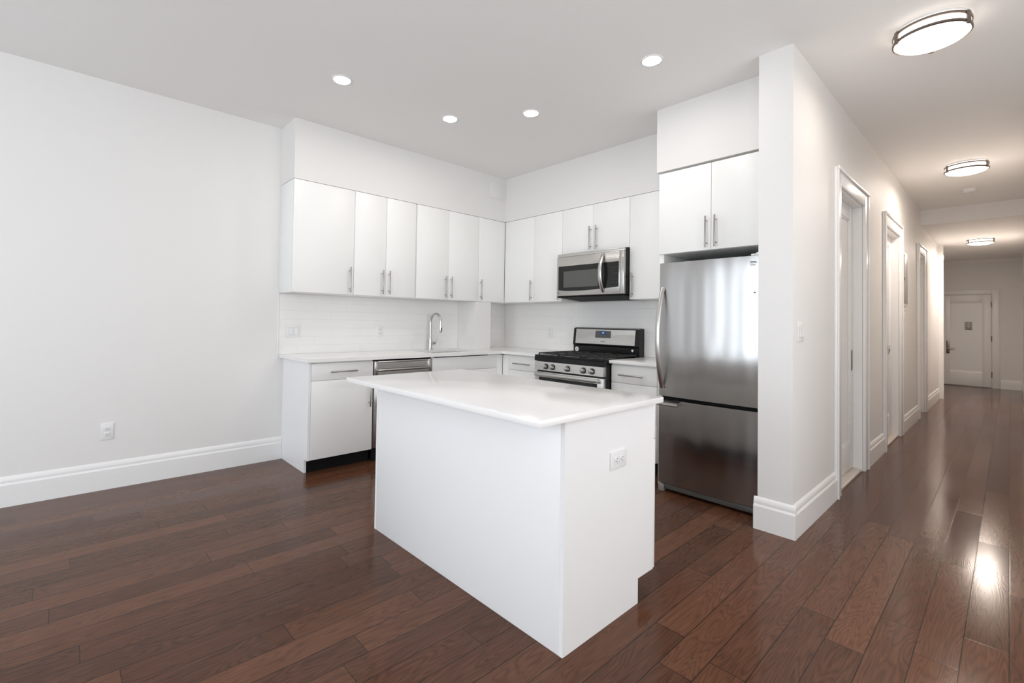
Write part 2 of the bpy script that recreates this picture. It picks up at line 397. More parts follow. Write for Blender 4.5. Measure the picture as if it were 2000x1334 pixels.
# ---- hall doors: recessed slab, casing, jamb lining, pull
def casing(parent, a, b_, zt):
    mb = MB()
    mb.box(a-CW, a, YH-CT, YH-0.0005, 0, zt+CW, 0.004).box(b_, b_+CW, YH-CT, YH-0.0005, 0, zt+CW, 0.004).box(a, b_, YH-CT, YH-0.0005, zt, zt+CW, 0.004)
    # raised outer band
    mb.box(a-CW, a-CW+0.02, YH-CT-0.010, YH-CT, 0, zt+CW, 0.003).box(b_+CW-0.02, b_+CW, YH-CT-0.010, YH-CT, 0, zt+CW, 0.003)
    mb.box(a-CW-0.004, b_+CW+0.004, YH-CT-0.014, YH-CT, zt+CW-0.022, zt+CW+0.002, 0.003)
    mb.done('casing', 'trim', parent)
def jamb(parent, a, b_, zt):
    MB().box(a+0.0005, a+0.012, YH, YP, 0, zt-0.001).box(b_-0.012, b_-0.0005, YH, YP, 0, zt-0.001).box(a+0.012, b_-0.012, YH, YP, zt-0.013, zt-0.001).done('jamb', 'trim', parent)
def slab_door(name, a, b_, zt, rec, zb=0.03):
    y0 = YH+rec; y1 = y0+0.036; a += 0.013; b_ -= 0.013; zt -= 0.014; s = 0.115
    mb = MB().box(a, a+s, y0, y1, zb, zt, 0.003).box(b_-s, b_, y0, y1, zb, zt, 0.003)
    mb.box(a+s, b_-s, y0, y1, zb, zb+0.22, 0.003).box(a+s, b_-s, y0, y1, zt-s, zt, 0.003)
    mb.box(a+s, b_-s, y0+0.012, y1-0.004, zb+0.22, zt-s)
    m2 = [(a+s, a+s+0.014, zb+0.22, zt-s), (b_-s-0.014, b_-s, zb+0.22, zt-s), (a+s+0.014, b_-s-0.014, zb+0.22, zb+0.234), (a+s+0.014, b_-s-0.014, zt-s-0.014, zt-s)]
    for q in m2: mb.box(q[0], q[1], y0+0.005, y0+0.012, q[2], q[3], 0.003)
    d = mb.done(name, 'trim'); d['kind'] = 'structure'; return d
d1 = slab_door('door_1', *DOORS[0], 0.062); casing(d1, *DOORS[0]); jamb(d1, *DOORS[0])
MB().box(0.86, 0.895, YH+0.058, YH+0.0615, 0.86, 1.035, 0.002).box(0.868, 0.887, YH+0.0565, YH+0.058, 0.88, 1.015).done('flush_pull', 'bronze', d1)
d2 = slab_door('door_2', *DOORS[1], 0.062); casing(d2, *DOORS[1]); jamb(d2, *DOORS[1])
MB().box(2.70, 2.76, YH+0.055, YH+0.0615, 0.94, 1.03, 0.002).done('privacy_latch', 'chrome', d2)
MB().box(2.72, 2.742, YH+0.052, YH+0.055, 0.965, 0.995, 0.001).done('latch_slot', 'blackmatte', d2)
d3 = slab_door('door_3', *DOORS[2], 0.12); casing(d3, *DOORS[2]); jamb(d3, *DOORS[2])
struct('trim_5', MB().box(DOORS[0][0]+0.013, DOORS[0][1]-0.013, YH+0.002, YP-0.01, 0.0003, 0.022, 0.004), 'sill')
struct('trim_6', MB().box(DOORS[1][0]+0.013, DOORS[1][1]-0.013, YH+0.002, YP-0.01, 0.0003, 0.022, 0.004), 'sill')
# front door at the end of the hall
yA, yB = -4.035, -3.20
mb = MB(); x1 = XE-0.006; x0 = x1-0.022; s = 0.13; zt = 1.955
yv = -3.31
mb.box(x0, x1, yA, yA+s, 0.02, zt, 0.002).box(x0, x1, yv-0.11, yv, 0.02, zt, 0.002).box(x0, x1, yA+s, yv-0.11, 0.02, 0.30, 0.002).box(x0, x1, yA+s, yv-0.11, zt-0.14, zt, 0.002)
mb.box(x0+0.010, x1, yA+s, yv-0.11, 0.30, zt-0.14)
mb.prism([(x0+0.010, 0.30), (x0, 0.30), (x0+0.010, 0.335)], 'y', yA+s, yv-0.11)
mb.prism([(x0+0.010, zt-0.14), (x0, zt-0.14), (x0+0.010, zt-0.17)], 'y', yA+s, yv-0.11)
d4 = mb.done('door_4', 'trim'); d4['kind'] = 'structure'
MB().box(XE-0.03, XE-0.0005, -4.155, -4.045, 0, 2.06, 0.004).box(XE-0.03, XE-0.0005, -4.045, yv, 1.975, 2.06, 0.004).box(XE-0.03, XE-0.0005, yv+0.003, yv+0.107, 0, 2.06, 0.004).done('casing', 'trim', d4)
lk = MB().box(x0-0.012, x0-0.0005, -3.413, -3.360, 0.69, 0.965, 0.003).done('lock_plate', 'bronze', d4)
MB().cyl((x0-0.012, -3.385, 0.80), (x0-0.05, -3.385, 0.80), 0.011).tube([(x0-0.05, -3.375, 0.80), (x0-0.052, -3.42, 0.80), (x0-0.05, -3.50, 0.806)], 0.009, 10).done('lever', 'chrome', lk)
for z in (0.28, 1.03, 1.75):
    MB().cyl((x0-0.004, -4.040, z-0.055), (x0-0.004, -4.040, z+0.055), 0.008, n=12).done('hinge', 'bronze', d4)
struct('trim_7', MB().box(XE-0.05, XE-0.0005, -4.035, yv, 0.0002, 0.014, 0.003), 'bronze')
n = thing('door_notice', 'small white printed notice stuck on the front door', 'sign', (x0, -3.70, 1.25))
MB().box(x0+0.0075, x0+0.0095, -3.765, -3.635, 1.205, 1.390).done('sheet', 'paper', n)
mb = MB()
for k in range(5):
    z = 1.372-k*0.026; mb.box(x0+0.0068, x0+0.0074, -3.752, -3.706, z-0.014, z); mb.box(x0+0.0068, x0+0.0074, -3.697, -3.650, z-0.014, z)
mb.box(x0+0.0068, x0+0.0074, -3.750, -3.655, 1.215, 1.242)
mb.done('print', 'mark', n)

# ================================================================== CABINETS
def pull_v(x, y, z0, z1, face, parent):
    """vertical bar pull on a front facing -y or -x"""
    dx, dy = (0, -1) if face == 'y' else (-1, 0); o = 0.032
    mb = MB().cyl((x+dx*o, y+dy*o, z0), (x+dx*o, y+dy*o, z1), 0.006, n=16, bevel=0.0012)
    for z in (z0+0.032, z1-0.032): mb.cyl((x, y, z), (x+dx*o, y+dy*o, z), 0.0045, n=12)
    return mb.done('handle', 'pull', parent)
def pull_h(x, y, a, b_, z, face, parent):
    o = 0.032
    if face == 'y':
        mb = MB().cyl((a, y-o, z), (b_, y-o, z), 0.006, n=16, bevel=0.0012)
        for q in (a+0.032, b_-0.032): mb.cyl((q, y, z), (q, y-o, z), 0.0045, n=12)
    else:
        mb = MB().cyl((x-o, a, z), (x-o, b_, z), 0.006, n=16, bevel=0.0012)
        for q in (a+0.032, b_-0.032): mb.cyl((x, q, z), (x-o, q, z), 0.0045, n=12)
    return mb.done('handle', 'pull', parent)
G = 0.0016; TH = 0.019
def front_y(kind, a, b_, z0, z1, yf, parent):       # door or drawer front facing -y, outer face at yf
    return MB().box(a+G, b_-G, yf, yf+TH-0.001, z0+G, z1-G, 0.0012).done(kind, 'cab', parent)
def front_x(kind, a, b_, z0, z1, xf, parent):
    return MB().box(xf, xf+TH-0.001, a+G, b_-G, z0+G, z1-G, 0.0012).done(kind, 'cab', parent)
def wall_cab_y(label, a, b_, doors, z0=ZB, z1=ZT):
    t = thing('wall_cabinet', label, 'cabinet', ((a+b_)/2, -0.15, z0))
    MB().box(a+0.0006, b_-0.0006, -DU+TH, -0.0005, z0, z1, 0.0008).done('body', 'cab', t)
    for (p, q, hx) in doors:
        d = front_y('door', p, q, z0, z1, -DU, t)
        if hx is not None: pull_v(hx, -DU, 1.474, 1.700, 'y', d)
    return t
wall_cab_y('single-door white wall cabinet with a wide door, nearest the plain left wall', XW, -2.231, [(XW, -2.231, -2.272)])
wall_cab_y('two-door white wall cabinet between the wide end cabinet and the one over the faucet', -2.230, -1.560, [(-2.230, -1.904, -1.944), (-1.904, -1.578, -1.872)])
wall_cab_y('two-door white wall cabinet hanging straight above the faucet', -1.559, -0.740, [(-1.559, -1.1585, -1.203), (-1.1585, -0.740, -1.128)])
wall_cab_y('one-door white wall cabinet above the sink run, ending in the room corner', -0.739, -0.001, [(-0.739, -DU-0.003, -0.711)])
def wall_cab_x(label, a, b_, doors, z0=ZB, z1=ZT, hz=(1.470, 1.696)):
    t = thing('wall_cabinet', label, 'cabinet', (-0.15, (a+b_)/2, z0))
    MB().box(-DU+TH, -0.0005, a+0.0006, b_-0.0006, z0, z1, 0.0008).done('body', 'cab', t)
    for (p, q, hy) in doors:
        d = front_x('door', p, q, z0, z1, -DU, t)
        if hy is not None: pull_v(-DU, hy, hz[0], hz[1], 'x', d)
    return t
wall_cab_x('two-door white wall cabinet left of the microwave, starting at the corner', -1.190, -DU-0.002, [(-0.795, -DU-0.002, -0.766), (-1.190, -0.795, -1.158)])
wall_cab_x('short two-door white wall cabinet directly above the microwave', -1.974, -1.191, [(-1.574, -1.191, -1.546), (-1.974, -1.574, -1.620)], z0=1.9355, hz=(1.952, 2.184))
wall_cab_x('one-door white wall cabinet squeezed between the microwave and the refrigerator', -2.472, -1.975, [(-2.40, -1.975, -2.008)])
# over the refrigerator
t = thing('wall_cabinet', 'deep two-door white cabinet above the refrigerator, beside the partition', 'cabinet', (-0.4, -2.86, 1.771))
MB().box(-0.741+TH, -0.0005, YP+0.0006, -2.513, 1.771, ZT, 0.0008).done('body', 'cab', t)
d = front_x('door', -2.874, -2.476, 1.771, ZT, -0.741, t); pull_v(-0.741, -2.845, 1.788, 2.014, 'x', d)
d = front_x('door', YP+0.001, -2.874, 1.771, ZT, -0.741, t); pull_v(-0.741, -2.910, 1.788, 2.014, 'x', d)
tag(MB().box(-0.72, -0.0005, -2.511, -2.474, 0.0005, ZT, 0.001).done('side_panel', 'cab'), 'tall narrow white gable panel on the left side of the refrigerator', 'panel')

# base units
YF = -0.598; ZC = 0.886; DRZ = 0.735; ZK = 0.108
t = thing('base_cabinet', 'white base cabinet with one drawer over one door at the left end of the worktop', 'cabinet', (-2.43, -0.3, 0))
MB().box(-2.701, -2.160, YF+TH, -0.0005, ZK, ZC-0.006, 0.0008).done('body', 'cab', t)
MB().prism([(-0.0005, 0.0005), (-0.0005, ZC-0.006), (YF+0.002, ZC-0.006), (YF+0.002, ZK), (-0.533, ZK), (-0.533, 0.0005)], 'x', -2.720, -2.702).done('end_panel', 'island', t)
d = front_y('drawer', -2.701, -2.160, DRZ, 0.874, YF, t); pull_h(0, YF, -2.552, -2.322, 0.803, 'y', d)
d = front_y('door', -2.701, -2.160, ZK, DRZ, YF, t); pull_v(-2.196, YF, 0.485, 0.711, 'y', d)
MB().box(-2.7015, -2.160, -0.5325, -0.515, 0.0005, ZK-0.001).done('toe_kick', 'blackmatte', t)
t = thing('base_cabinet', 'white sink base cabinet with a plain front, between dishwasher and corner', 'cabinet', (-1.1, -0.3, 0))
MB().box(-1.537, -0.615, YF+TH, -0.0005, ZK, 0.60, 0.0008).box(-1.537, -1.500, YF+TH, -0.0005, 0.60, ZC-0.006).box(-0.80, -0.615, YF+TH, -0.0005, 0.60, ZC-0.006).done('body', 'cab', t)
front_y('false_drawer_front', -1.537, -0.690, DRZ, 0.874, YF, t)
d = front_y('door', -1.537, -1.113, ZK, DRZ, YF, t); pull_v(-1.15, YF, 0.485, 0.711, 'y', d)
d = front_y('door', -1.113, -0.690, ZK, DRZ, YF, t); pull_v(-1.076, YF, 0.485, 0.711, 'y', d)
MB().box(-0.689, -0.6005, YF, YF+TH-0.001, ZK, 0.874, 0.001).done('filler', 'cab', t)
MB().box(-1.537, -0.615, -0.5325, -0.515, 0.0005, ZK-0.001).done('toe_kick', 'blackmatte', t)
XF = -0.600
def base_x_cab(label, a, b_, fa, fb, ha, hb, filler=None):
    t = thing('base_cabinet', label, 'cabinet', (-0.3, (a+b_)/2, 0))
    MB().box(XF+TH, -0.0005, a, b_, ZK, ZC-0.006, 0.0008).done('body', 'cab', t)
    d = front_x('drawer', fa, fb, 0.722, 0.872, XF, t); pull_h(XF, 0, ha, hb, 0.793, 'x', d)
    d = front_x('drawer', fa, fb, 0.42, 0.722, XF, t); pull_h(XF, 0, ha, hb, 0.62, 'x', d)
    d = front_x('drawer', fa, fb, ZK, 0.42, XF, t); pull_h(XF, 0, ha, hb, 0.31, 'x', d)
    if filler: MB().box(XF, XF+TH-0.001, filler[0], filler[1], ZK, 0.872, 0.001).done('filler', 'cab', t)
    MB().box(-0.5325, -0.515, a, b_, 0.0005, ZK-0.001).done('toe_kick', 'blackmatte', t)
base_x_cab('white drawer base cabinet left of the range, next to the corner', -1.148, -0.601, -1.140, -0.690, -1.020, -0.780, (-0.689, -0.602))
base_x_cab('white drawer base cabinet between the range and the refrigerator', -2.472, -1.968, -2.395, -1.970, -2.286, -2.058)

# worktops
def worktop_L():
    x0, x1, x2 = -2.752, -0.636, -0.0005; y0, y1, y2 = -0.0005, -0.636, -1.146
    # sink cut-out
    sx0, sx1, sy0, sy1 = -1.47, -0.84, -0.50, -0.13
    mb = MB()
    def fn(t):
        outer = [(x0, y0), (x0, y1), (sx0, y1), (sx1, y1), (x1-0.05, y1), (x1-0.0147, y1-0.0147), (x1, y1-0.05), (x1, y2), (x2, y2), (x2, y0), (sx1, y0), (sx0, y0)]
        V = {}
        def v(p, z):
            k = (round(p[0], 4), round(p[1], 4), z)
            if k not in V: V[k] = t.verts.new((p[0], p[1], z))
            return V[k]
        polys = [[(x0, y0), (x0, y1), (sx0, y1), (sx0, sy0), (sx0, sy1), (sx0, y0)],
                 [(sx0, y1), (sx1, y1), (sx1, sy0), (sx0, sy0)],
                 [(sx0, sy1), (sx1, sy1), (sx1, y0), (sx0, y0)],
                 [(sx1, y1), (x1-0.05, y1), (x1-0.0147, y1-0.0147), (x1, y1-0.05), (x1, y2), (x2, y2), (x2, y0), (sx1, y0), (sx1, sy1), (sx1, sy0)]]
        for z in (ZC, 0.914):
            for p in polys: t.faces.new([v(q, z) for q in p])
        def wall(loop):
            for i in range(len(loop)):
                p, q = loop[i], loop[(i+1) % len(loop)]
                t.faces.new((v(p, ZC), v(q, ZC), v(q, 0.914), v(p, 0.914)))
        wall(outer); wall([(sx0, sy0), (sx1, sy0), (sx1, sy1), (sx0, sy1)])
    mb._add(fn)
    return mb
tag(worktop_L().done('worktop', 'quartz'), 'L-shaped white quartz worktop running under the faucet round to the range', 'worktop')
tag(MB().box(-0.636, -0.0085, -2.4725, -1.968, ZC, 0.914, 0.002).done('worktop', 'quartz'), 'short white quartz worktop between the range and the refrigerator', 'worktop')
# undermount sink
t = thing('kitchen_sink', 'stainless undermount sink set into the worktop in front of the faucet', 'sink', (-1.155, -0.315, 0.68))
MB().box(-1.49, -1.471, -0.52, -0.11, 0.68, 0.885).box(-0.839, -0.82, -0.52, -0.11, 0.68, 0.885).box(-1.471, -0.839, -0.52, -0.501, 0.68, 0.885).box(-1.471, -0.839, -0.129, -0.11, 0.68, 0.885).box(-1.471, -0.839, -0.501, -0.129, 0.68, 0.692).done('bowl', 'steelx', t)
MB().lathe([(0, 0.003), (0.03, 0.003), (0.042, 0.0), (0, 0.0)], (-1.155, -0.315, 0.692), 32).done('drain', 'chrome', t)
# faucet
fx, fy = -1.195, -0.075
t = thing('faucet', 'brushed nickel gooseneck pull-down faucet standing behind the sink', 'faucet', (fx, fy, 0.9142))
MB().lathe([(0, 0), (0.027, 0), (0.027, 0.006), (0.021, 0.012), (0.0195, 0.10), (0.0165, 0.125), (0, 0.125)], (fx, fy, 0.9142), 32).done('base', 'chrome', t)
pts = [(fx, fy, 1.03), (fx, fy, 1.12), (fx, fy, 1.20)]
rad = 0.092; zc = 1.215
for k in range(17):
    a = PI - k*PI/16*1.0
    pts.append((fx, fy-rad-rad*math.cos(a), zc+rad*math.sin(a)))
pts.append((fx, fy-2*rad, 1.185))
MB().tube(pts, 0.0125, 18).done('spout', 'chrome', t)
h = MB().lathe([(0, 0), (0.014, 0), (0.017, 0.01), (0.0165, 0.05), (0.0135, 0.085), (0, 0.085)], (fx, fy-2*rad, 1.105), 28).done('spray_head', 'chrome', t)
MB().box(fx-0.006, fx+0.006, fy-2*rad-0.0185, fy-2*rad-0.0145, 1.125, 1.158, 0.002).done('button', 'blackmatte', h)
h = MB().cyl((fx+0.012, fy, 0.985), (fx+0.062, fy-0.008, 0.985), 0.0155, bevel=0.003).done('valve', 'chrome', t)
MB().tube([(fx+0.055, fy-0.01, 0.996), (fx+0.066, fy-0.02, 1.025), (fx+0.074, fy-0.03, 1.062)], [0.006, 0.005, 0.004], 12).done('lever', 'chrome', h)

# ---- dishwasher
t = thing('dishwasher', 'stainless steel dishwasher with a bar handle, half hidden behind the island', 'dishwasher', (-1.85, -0.3, 0))
MB().box(-2.156, -1.540, -0.575, -0.02, 0.02, 0.878, 0.002).done('tub', 'blackmatte', t)
d = MB().box(-2.150, -1.546, -0.603, -0.576, 0.115, 0.730, 0.003).box(-2.150, -2.115, -0.603, -0.576, 0.730, 0.868, 0.002).box(-1.581, -1.546, -0.603, -0.576, 0.730, 0.868, 0.002).box(-2.115, -1.581, -0.590, -0.576, 0.730, 0.868).box(-2.115, -1.581, -0.603, -0.590, 0.852, 0.868, 0.002).done('door', 'steelx', t)
MB().tube([(-2.118, -0.600, 0.790), (-2.112, -0.618, 0.790), (-2.09, -0.622, 0.790), (-1.606, -0.622, 0.790), (-1.584, -0.618, 0.790), (-1.578, -0.600, 0.790)], 0.012, 16, ((0, 0, 1), 1.0)).done('handle', 'chrome', d)
MB().box(-2.156, -1.540, -0.5320, -0.5755, 0.0005, 0.10).done('toe_kick', 'blackmatte', t)

# ---- range
RY0, RY1 = -1.960, -1.155; RX = -0.690
t = thing('gas_range', 'stainless and black freestanding gas range with five knobs', 'range', (-0.35, (RY0+RY1)/2, 0))
MB().box(RX+0.035, -0.03, RY0, RY1, 0.02, 0.895, 0.003).done('body', 'black', t)
c = MB().box(RX-0.004, -0.10, RY0-0.002, RY1+0.002, 0.895, 0.915, 0.006).prism([(RX+0.034, 0.852), (RX-0.006, 0.856), (RX-0.006, 0.897), (RX+0.034, 0.8955)], 'y', RY0, RY1).done('cooktop', 'black', t)
for k in range(3):
    w = (RY1-RY0-0.04)/3; a = RY0+0.02+k*w+0.004; b_ = a+w-0.008; z = 0.936; r = 0.0055
    mb = MB()
    fxx, bxx = RX+0.03, -0.135
    for yy in (a+r, b_-r): mb.box(fxx, bxx, yy-r, yy+r, z-0.012, z, 0.002)
    for xx in (fxx, bxx, (fxx+bxx)/2): mb.box(xx-r, xx+r, a, b_, z-0.012, z, 0.002)
    for xx in ((fxx*3+bxx)/4, (fxx+3*bxx)/4): mb.box(xx-r, xx+r, a, b_, z-0.010, z, 0.002); 
    mb.box(fxx, bxx, (a+b_)/2-r, (a+b_)/2+r, z-0.010, z, 0.002)
    for xx in (fxx, bxx):
        for yy in (a+r, b_-r): mb.box(xx-r, xx+r, yy-r, yy+r, 0.9152, z-0.01)
    mb.done('grate', 'iron', t)
for (bx, by) in ((-0.50, RY0+0.155), (-0.26, RY0+0.155), (-0.38, (RY0+RY1)/2), (-0.50, RY1-0.155), (-0.26, RY1-0.155)):
    MB().lathe([(0, 0.010), (0.034, 0.010), (0.036, 0.006), (0.045, 0.004), (0.047, 0.0), (0, 0)], (bx, by, 0.9152), 28).done('burner', 'iron', t)
p = MB().prism([(RX+0.034, 0.768), (RX-0.012, 0.768), (RX-0.002, 0.850), (RX+0.034, 0.850)], 'y', RY0+0.006, RY1-0.004, 0.002).done('control_panel', 'steel', t)
def zx(z): return RX-0.012+(z-0.737)/(0.113)*0.010
for yk in (-1.305, -1.388, -1.567, -1.745, -1.838):
    k = MB().cyl((zx(0.806)-0.008, yk, 0.8055), (zx(0.806)-0.034, yk, 0.803), 0.0235, 0.0205, n=28, bevel=0.003)
    k.box(zx(0.806)-0.040, zx(0.806)-0.033, yk-0.0045, yk+0.0045, 0.788, 0.822, 0.002)
    k = k.done('knob', 'chrome', t)
    MB().cyl((zx(0.806)+0.001, yk, 0.806), (zx(0.806)-0.0078, yk, 0.8055), 0.0275, n=28, bevel=0.002).done('shadow_ring', 'black', k)  # black ring put in for the shadow beside the knob
d = MB().box(RX-0.004, RX+0.033, RY0+0.006, RY1-0.004, 0.205, 0.752, 0.003).done('oven_door', 'steel', t)
MB().box(RX-0.008, RX-0.0042, RY0+0.070, RY1-0.060, 0.30, 0.702, 0.002).done('window', 'glassdk', d)
hb = MB().box(RX-0.062, RX-0.044, RY0+0.035, RY1-0.045, 0.714, 0.746, 0.005, 3)
for yy in (RY0+0.055, RY1-0.065): hb.box(RX-0.048, RX-0.004, yy-0.012, yy+0.012, 0.718, 0.742, 0.003)
hb.done('handle', 'steel', d)
MB().box(RX-0.004, RX+0.033, RY0+0.006, RY1-0.004, 0.055, 0.198, 0.003).done('storage_drawer', 'steel', t)
# backguard
g = MB().prism([(-0.10, 0.9155), (-0.012, 0.9155), (-0.012, 1.180), (-0.062, 1.186), (-0.092, 1.176), (-0.112, 1.012), (-0.100, 0.995)], 'y', RY0+0.012, RY1-0.018, 0.004).done('backguard', 'black', t)
def fxz(z, o=0.0): return -0.112+(z-1.012)/(1.176-1.012)*0.020-o
MB().prism([(fxz(1.020, 0.0005), 1.020), (fxz(1.168, 0.0005), 1.168), (fxz(1.168, 0.004), 1.168), (fxz(1.020, 0.004), 1.020)], 'y', RY0+0.055, RY1-0.052, 0.001).done('panel', 'steel', g)
MB().prism([(fxz(1.083, 0.0042), 1.083), (fxz(1.155, 0.0042), 1.155), (fxz(1.155, 0.0058), 1.155), (fxz(1.083, 0.0058), 1.083)], 'y', -1.635, -1.452).done('touch_pad', 'dkgrey', g)
MB().prism([(fxz(1.115, 0.006), 1.115), (fxz(1.153, 0.006), 1.153), (fxz(1.153, 0.0068), 1.153), (fxz(1.115, 0.0068), 1.115)], 'y', -1.580, -1.512).done('display', 'screen', g)
mb = MB()
def seg(y, pat):
    h_ = 0.0045; w_ = 0.009; zm = 1.132; tt = 0.0016
    segs = {'a': (y, y-w_, zm+2*h_-tt, zm+2*h_), 'g': (y, y-w_, zm-tt/2, zm+tt/2), 'd': (y, y-w_, zm-2*h_, zm-2*h_+tt),
            'f': (y, y-tt, zm, zm+2*h_), 'e': (y, y-tt, zm-2*h_, zm), 'b': (y-w_+tt, y-w_, zm, zm+2*h_), 'c': (y-w_+tt, y-w_, zm-2*h_, zm)}
    for c_ in pat:
        a_, b2, z0_, z1_ = segs[c_]; mb.box(fxz(zm, 0.0075), fxz(zm, 0.0069), a_, b2, z0_, z1_)
seg(-1.533, 'abgcd'); seg(-1.547, 'abcdef')
mb.done('digits', 'digits', g)
MB().box(fxz(1.045, 0.0052), fxz(1.045, 0.0042), -1.572, -1.520, 1.042, 1.050).done('logo', 'mark', g)
MB().cyl((-0.1002, RY1-0.062, 0.956), (-0.1022, RY1-0.062, 0.956), 0.024, n=32).done('sticker', 'plastic', g).scale = (1, 1, 1)
MB().box(-0.1030, -0.1023, RY1-0.074, RY1-0.050, 0.953, 0.959).done('sticker_print', 'mark', g)
MB().cyl((-0.1002, RY0+0.085, 0.972), (-0.1022, RY0+0.085, 0.972), 0.0115, n=24).done('vent_badge', 'plastic', g)

# ---- microwave
MY0, MY1 = -1.972, -1.196; Mx = -0.405
t = thing('microwave', 'stainless over-the-range microwave with a curved vertical handle', 'microwave', (-0.2, (MY0+MY1)/2, 1.488))
MB().box(Mx+0.018, -0.0085, MY0+0.001, MY1-0.001, 1.500, 1.930, 0.003).done('housing', 'black', t)
MB().prism([(Mx-0.004, 1.486), (-0.0085, 1.462), (-0.0085, 1.499), (Mx-0.004, 1.499)], 'y', MY0+0.006, MY1-0.006, 0.002).done('underside', 'blackmatte', t)
mb = MB().box(Mx-0.015, Mx+0.017, MY0+0.042, MY1, 1.502, 1.895, 0.004)
d = mb.done('door', 'steel', t)
MB().box(Mx-0.015, Mx+0.017, MY0, MY0+0.040, 1.502, 1.895, 0.004).done('control_strip', 'steel', t)
MB().box(Mx-0.006, Mx+0.017, MY0, MY1, 1.897, 1.928, 0.003).done('top_vent', 'steel', t)
# door glass with a slightly bowed lower edge
pts = [(MY1-0.022, 1.802), (MY0+0.052, 1.802), (MY0+0.052, 1.570)]
for k in range(1, 8):
    u = k/8; pts.append((MY0+0.052+u*(MY1-MY0-0.074), 1.570-0.022*math.sin(PI*u*0.75)))
pts.append((MY1-0.022, 1.562))
MB().prism(pts, 'x', Mx-0.0175, Mx-0.0152).done('glass', 'glassdk', d)
MB().box(Mx-0.0186, Mx-0.0177, -1.700, -1.285, 1.585, 1.748).done('window_screen', 'glassgr', d)
mb = MB()
for r_ in range(6):
    for c_ in range(3): mb.box(Mx-0.0183, Mx-0.0177, -1.865-c_*0.024, -1.852-c_*0.024, 1.610+r_*0.027, 1.618+r_*0.027)
mb.done('keypad', 'keys', d)
pts = []
for k in range(21):
    u = k/20; pts.append((Mx-0.014-0.058*math.sin(PI*u)**0.75, -1.752, 1.532+u*0.345))
MB().tube(pts, 0.0195, 18, ((1, 0, 0), 0.45)).done('handle', 'chrome', d)
MB().box(Mx-0.0162, Mx-0.0152, -1.222, -1.212, 1.526, 1.548).box(Mx-0.0162, Mx-0.0152, -1.232, -1.222, 1.520, 1.528).done('logo', 'mark', d)

# ---- refrigerator
FX = -0.850; FY0, FY1 = -3.245, -2.542
t = thing('refrigerator', 'stainless steel bottom-freezer refrigerator standing against the partition', 'refrigerator', (-0.45, (FY0+FY1)/2, 0))
MB().box(FX+0.075, -0.05, FY0+0.004, FY1-0.004, 0.045, 1.668, 0.004).done('cabinet', 'dkgrey', t)
def fdoor(z0, z1, name):
    # gently crowned steel door skin
    pts = []
    for k in range(13):
        u = k/12; pts.append((FX+0.010-0.010*math.sin(PI*u), FY0+u*(FY1-FY0)))
    pts = [(FX+0.068, FY0), ] + pts + [(FX+0.068, FY1)]
    return MB().prism([(p[0], p[1]) for p in pts], 'z', z0, z1, 0.006).done(name, 'fridge', t)
ud = fdoor(0.702, 1.688, 'fridge_door'); ld_ = fdoor(0.062, 0.676, 'freezer_drawer')
MB().box(FX+0.05, FX+0.0745, FY0+0.004, FY1-0.004, 0.6765, 0.7015).done('gasket', 'blackmatte', t)
MB().box(FX+0.010, FX+0.074, FY0+0.03, FY1-0.03, 0.022, 0.058, 0.003).done('grille', 'dkgrey', t)
for yy in (FY0+0.022, FY1-0.022): MB().box(FX+0.002, FX+0.05, yy-0.020, yy+0.020, 0.0005, 0.052, 0.004).done('foot', 'greypanel', t)
for yy in (-0.12,): pass
MB().box(-0.14, -0.08, FY0+0.02, FY1-0.02, 0.0005, 0.045).done('rear_roller', 'blackmatte', t)
MB().box(FX+0.01, FX+0.10, FY0+0.012, FY0+0.075, 1.689, 1.702, 0.005).box(FX+0.03, FX+0.09, FY0+0.02, FY0+0.05, 1.702, 1.712, 0.003).done('hinge_cover', 'plastic', t)
# long bowed handle of the upper door
pts = []; n_ = 32
for k in range(n_+1):
    u = k/n_; pts.append((FX-0.001-0.080*math.sin(PI*u)**0.8, FY1-0.030, 0.765+u*0.735))
MB().tube(pts, 0.0165, 18, ((1, 0, 0), 0.62)).done('handle', 'chrome', ud)
hb = MB().prism([(FX+0.006, 0.655), (FX-0.050, 0.640), (FX-0.056, 0.646), (FX-0.054, 0.662), (FX+0.006, 0.676)], 'y', FY1-0.170, FY1-0.012, 0.002)
hb.done('handle', 'chrome', ld_)
mb = MB()
for (z, a, b_) in ((1.650, -3.205, -3.168), (1.641, -3.208, -3.170), (1.628, -3.200, -3.170)): mb.box(FX+0.0005, FX+0.0030, a, b_, z-0.0022, z+0.0012)
mb.done('badge', 'mark', ud)
MB().cyl((FX+0.0035, -3.196, 1.448), (FX+0.0015, -3.196, 1.448), 0.0055, n=16).done('screw_cap', 'mark', ud)

# ================================================================== ISLAND
IX0, IX1 = -2.773, -2.122; IY0, IY1 = -3.196, -1.785; IZ = 0.8745
t = thing('island_cabinet', 'freestanding white kitchen island cabinet in the middle of the floor', 'island', ((IX0+IX1)/2, (IY0+IY1)/2, 0))
MB().box(IX0, IX0+0.018, IY0+0.019, IY1-0.019, 0.0005, IZ, 0.0008).done('back_panel', 'island', t)
ntc = [(IX0, 0.0005), (-2.250, 0.0005), (-2.250, 0.108), (IX1, 0.108), (IX1, IZ), (IX0, IZ)]
MB().prism(ntc, 'y', IY0, IY0+0.0185, 0.0008).done('end_panel', 'island', t)
MB().prism(ntc, 'y', IY1-0.0185, IY1, 0.0008).done('end_panel', 'island', t)
MB().box(IX0+0.0185, IX1-0.020, IY0+0.019, IY1-0.019, 0.108, IZ, 0.0005).done('body', 'cab', t)
MB().box(-2.262, -2.244, IY0+0.004, IY1-0.004, 0.0008, 0.107).done('toe_kick', 'blackmatte', t)
w = (IY1-IY0)/3
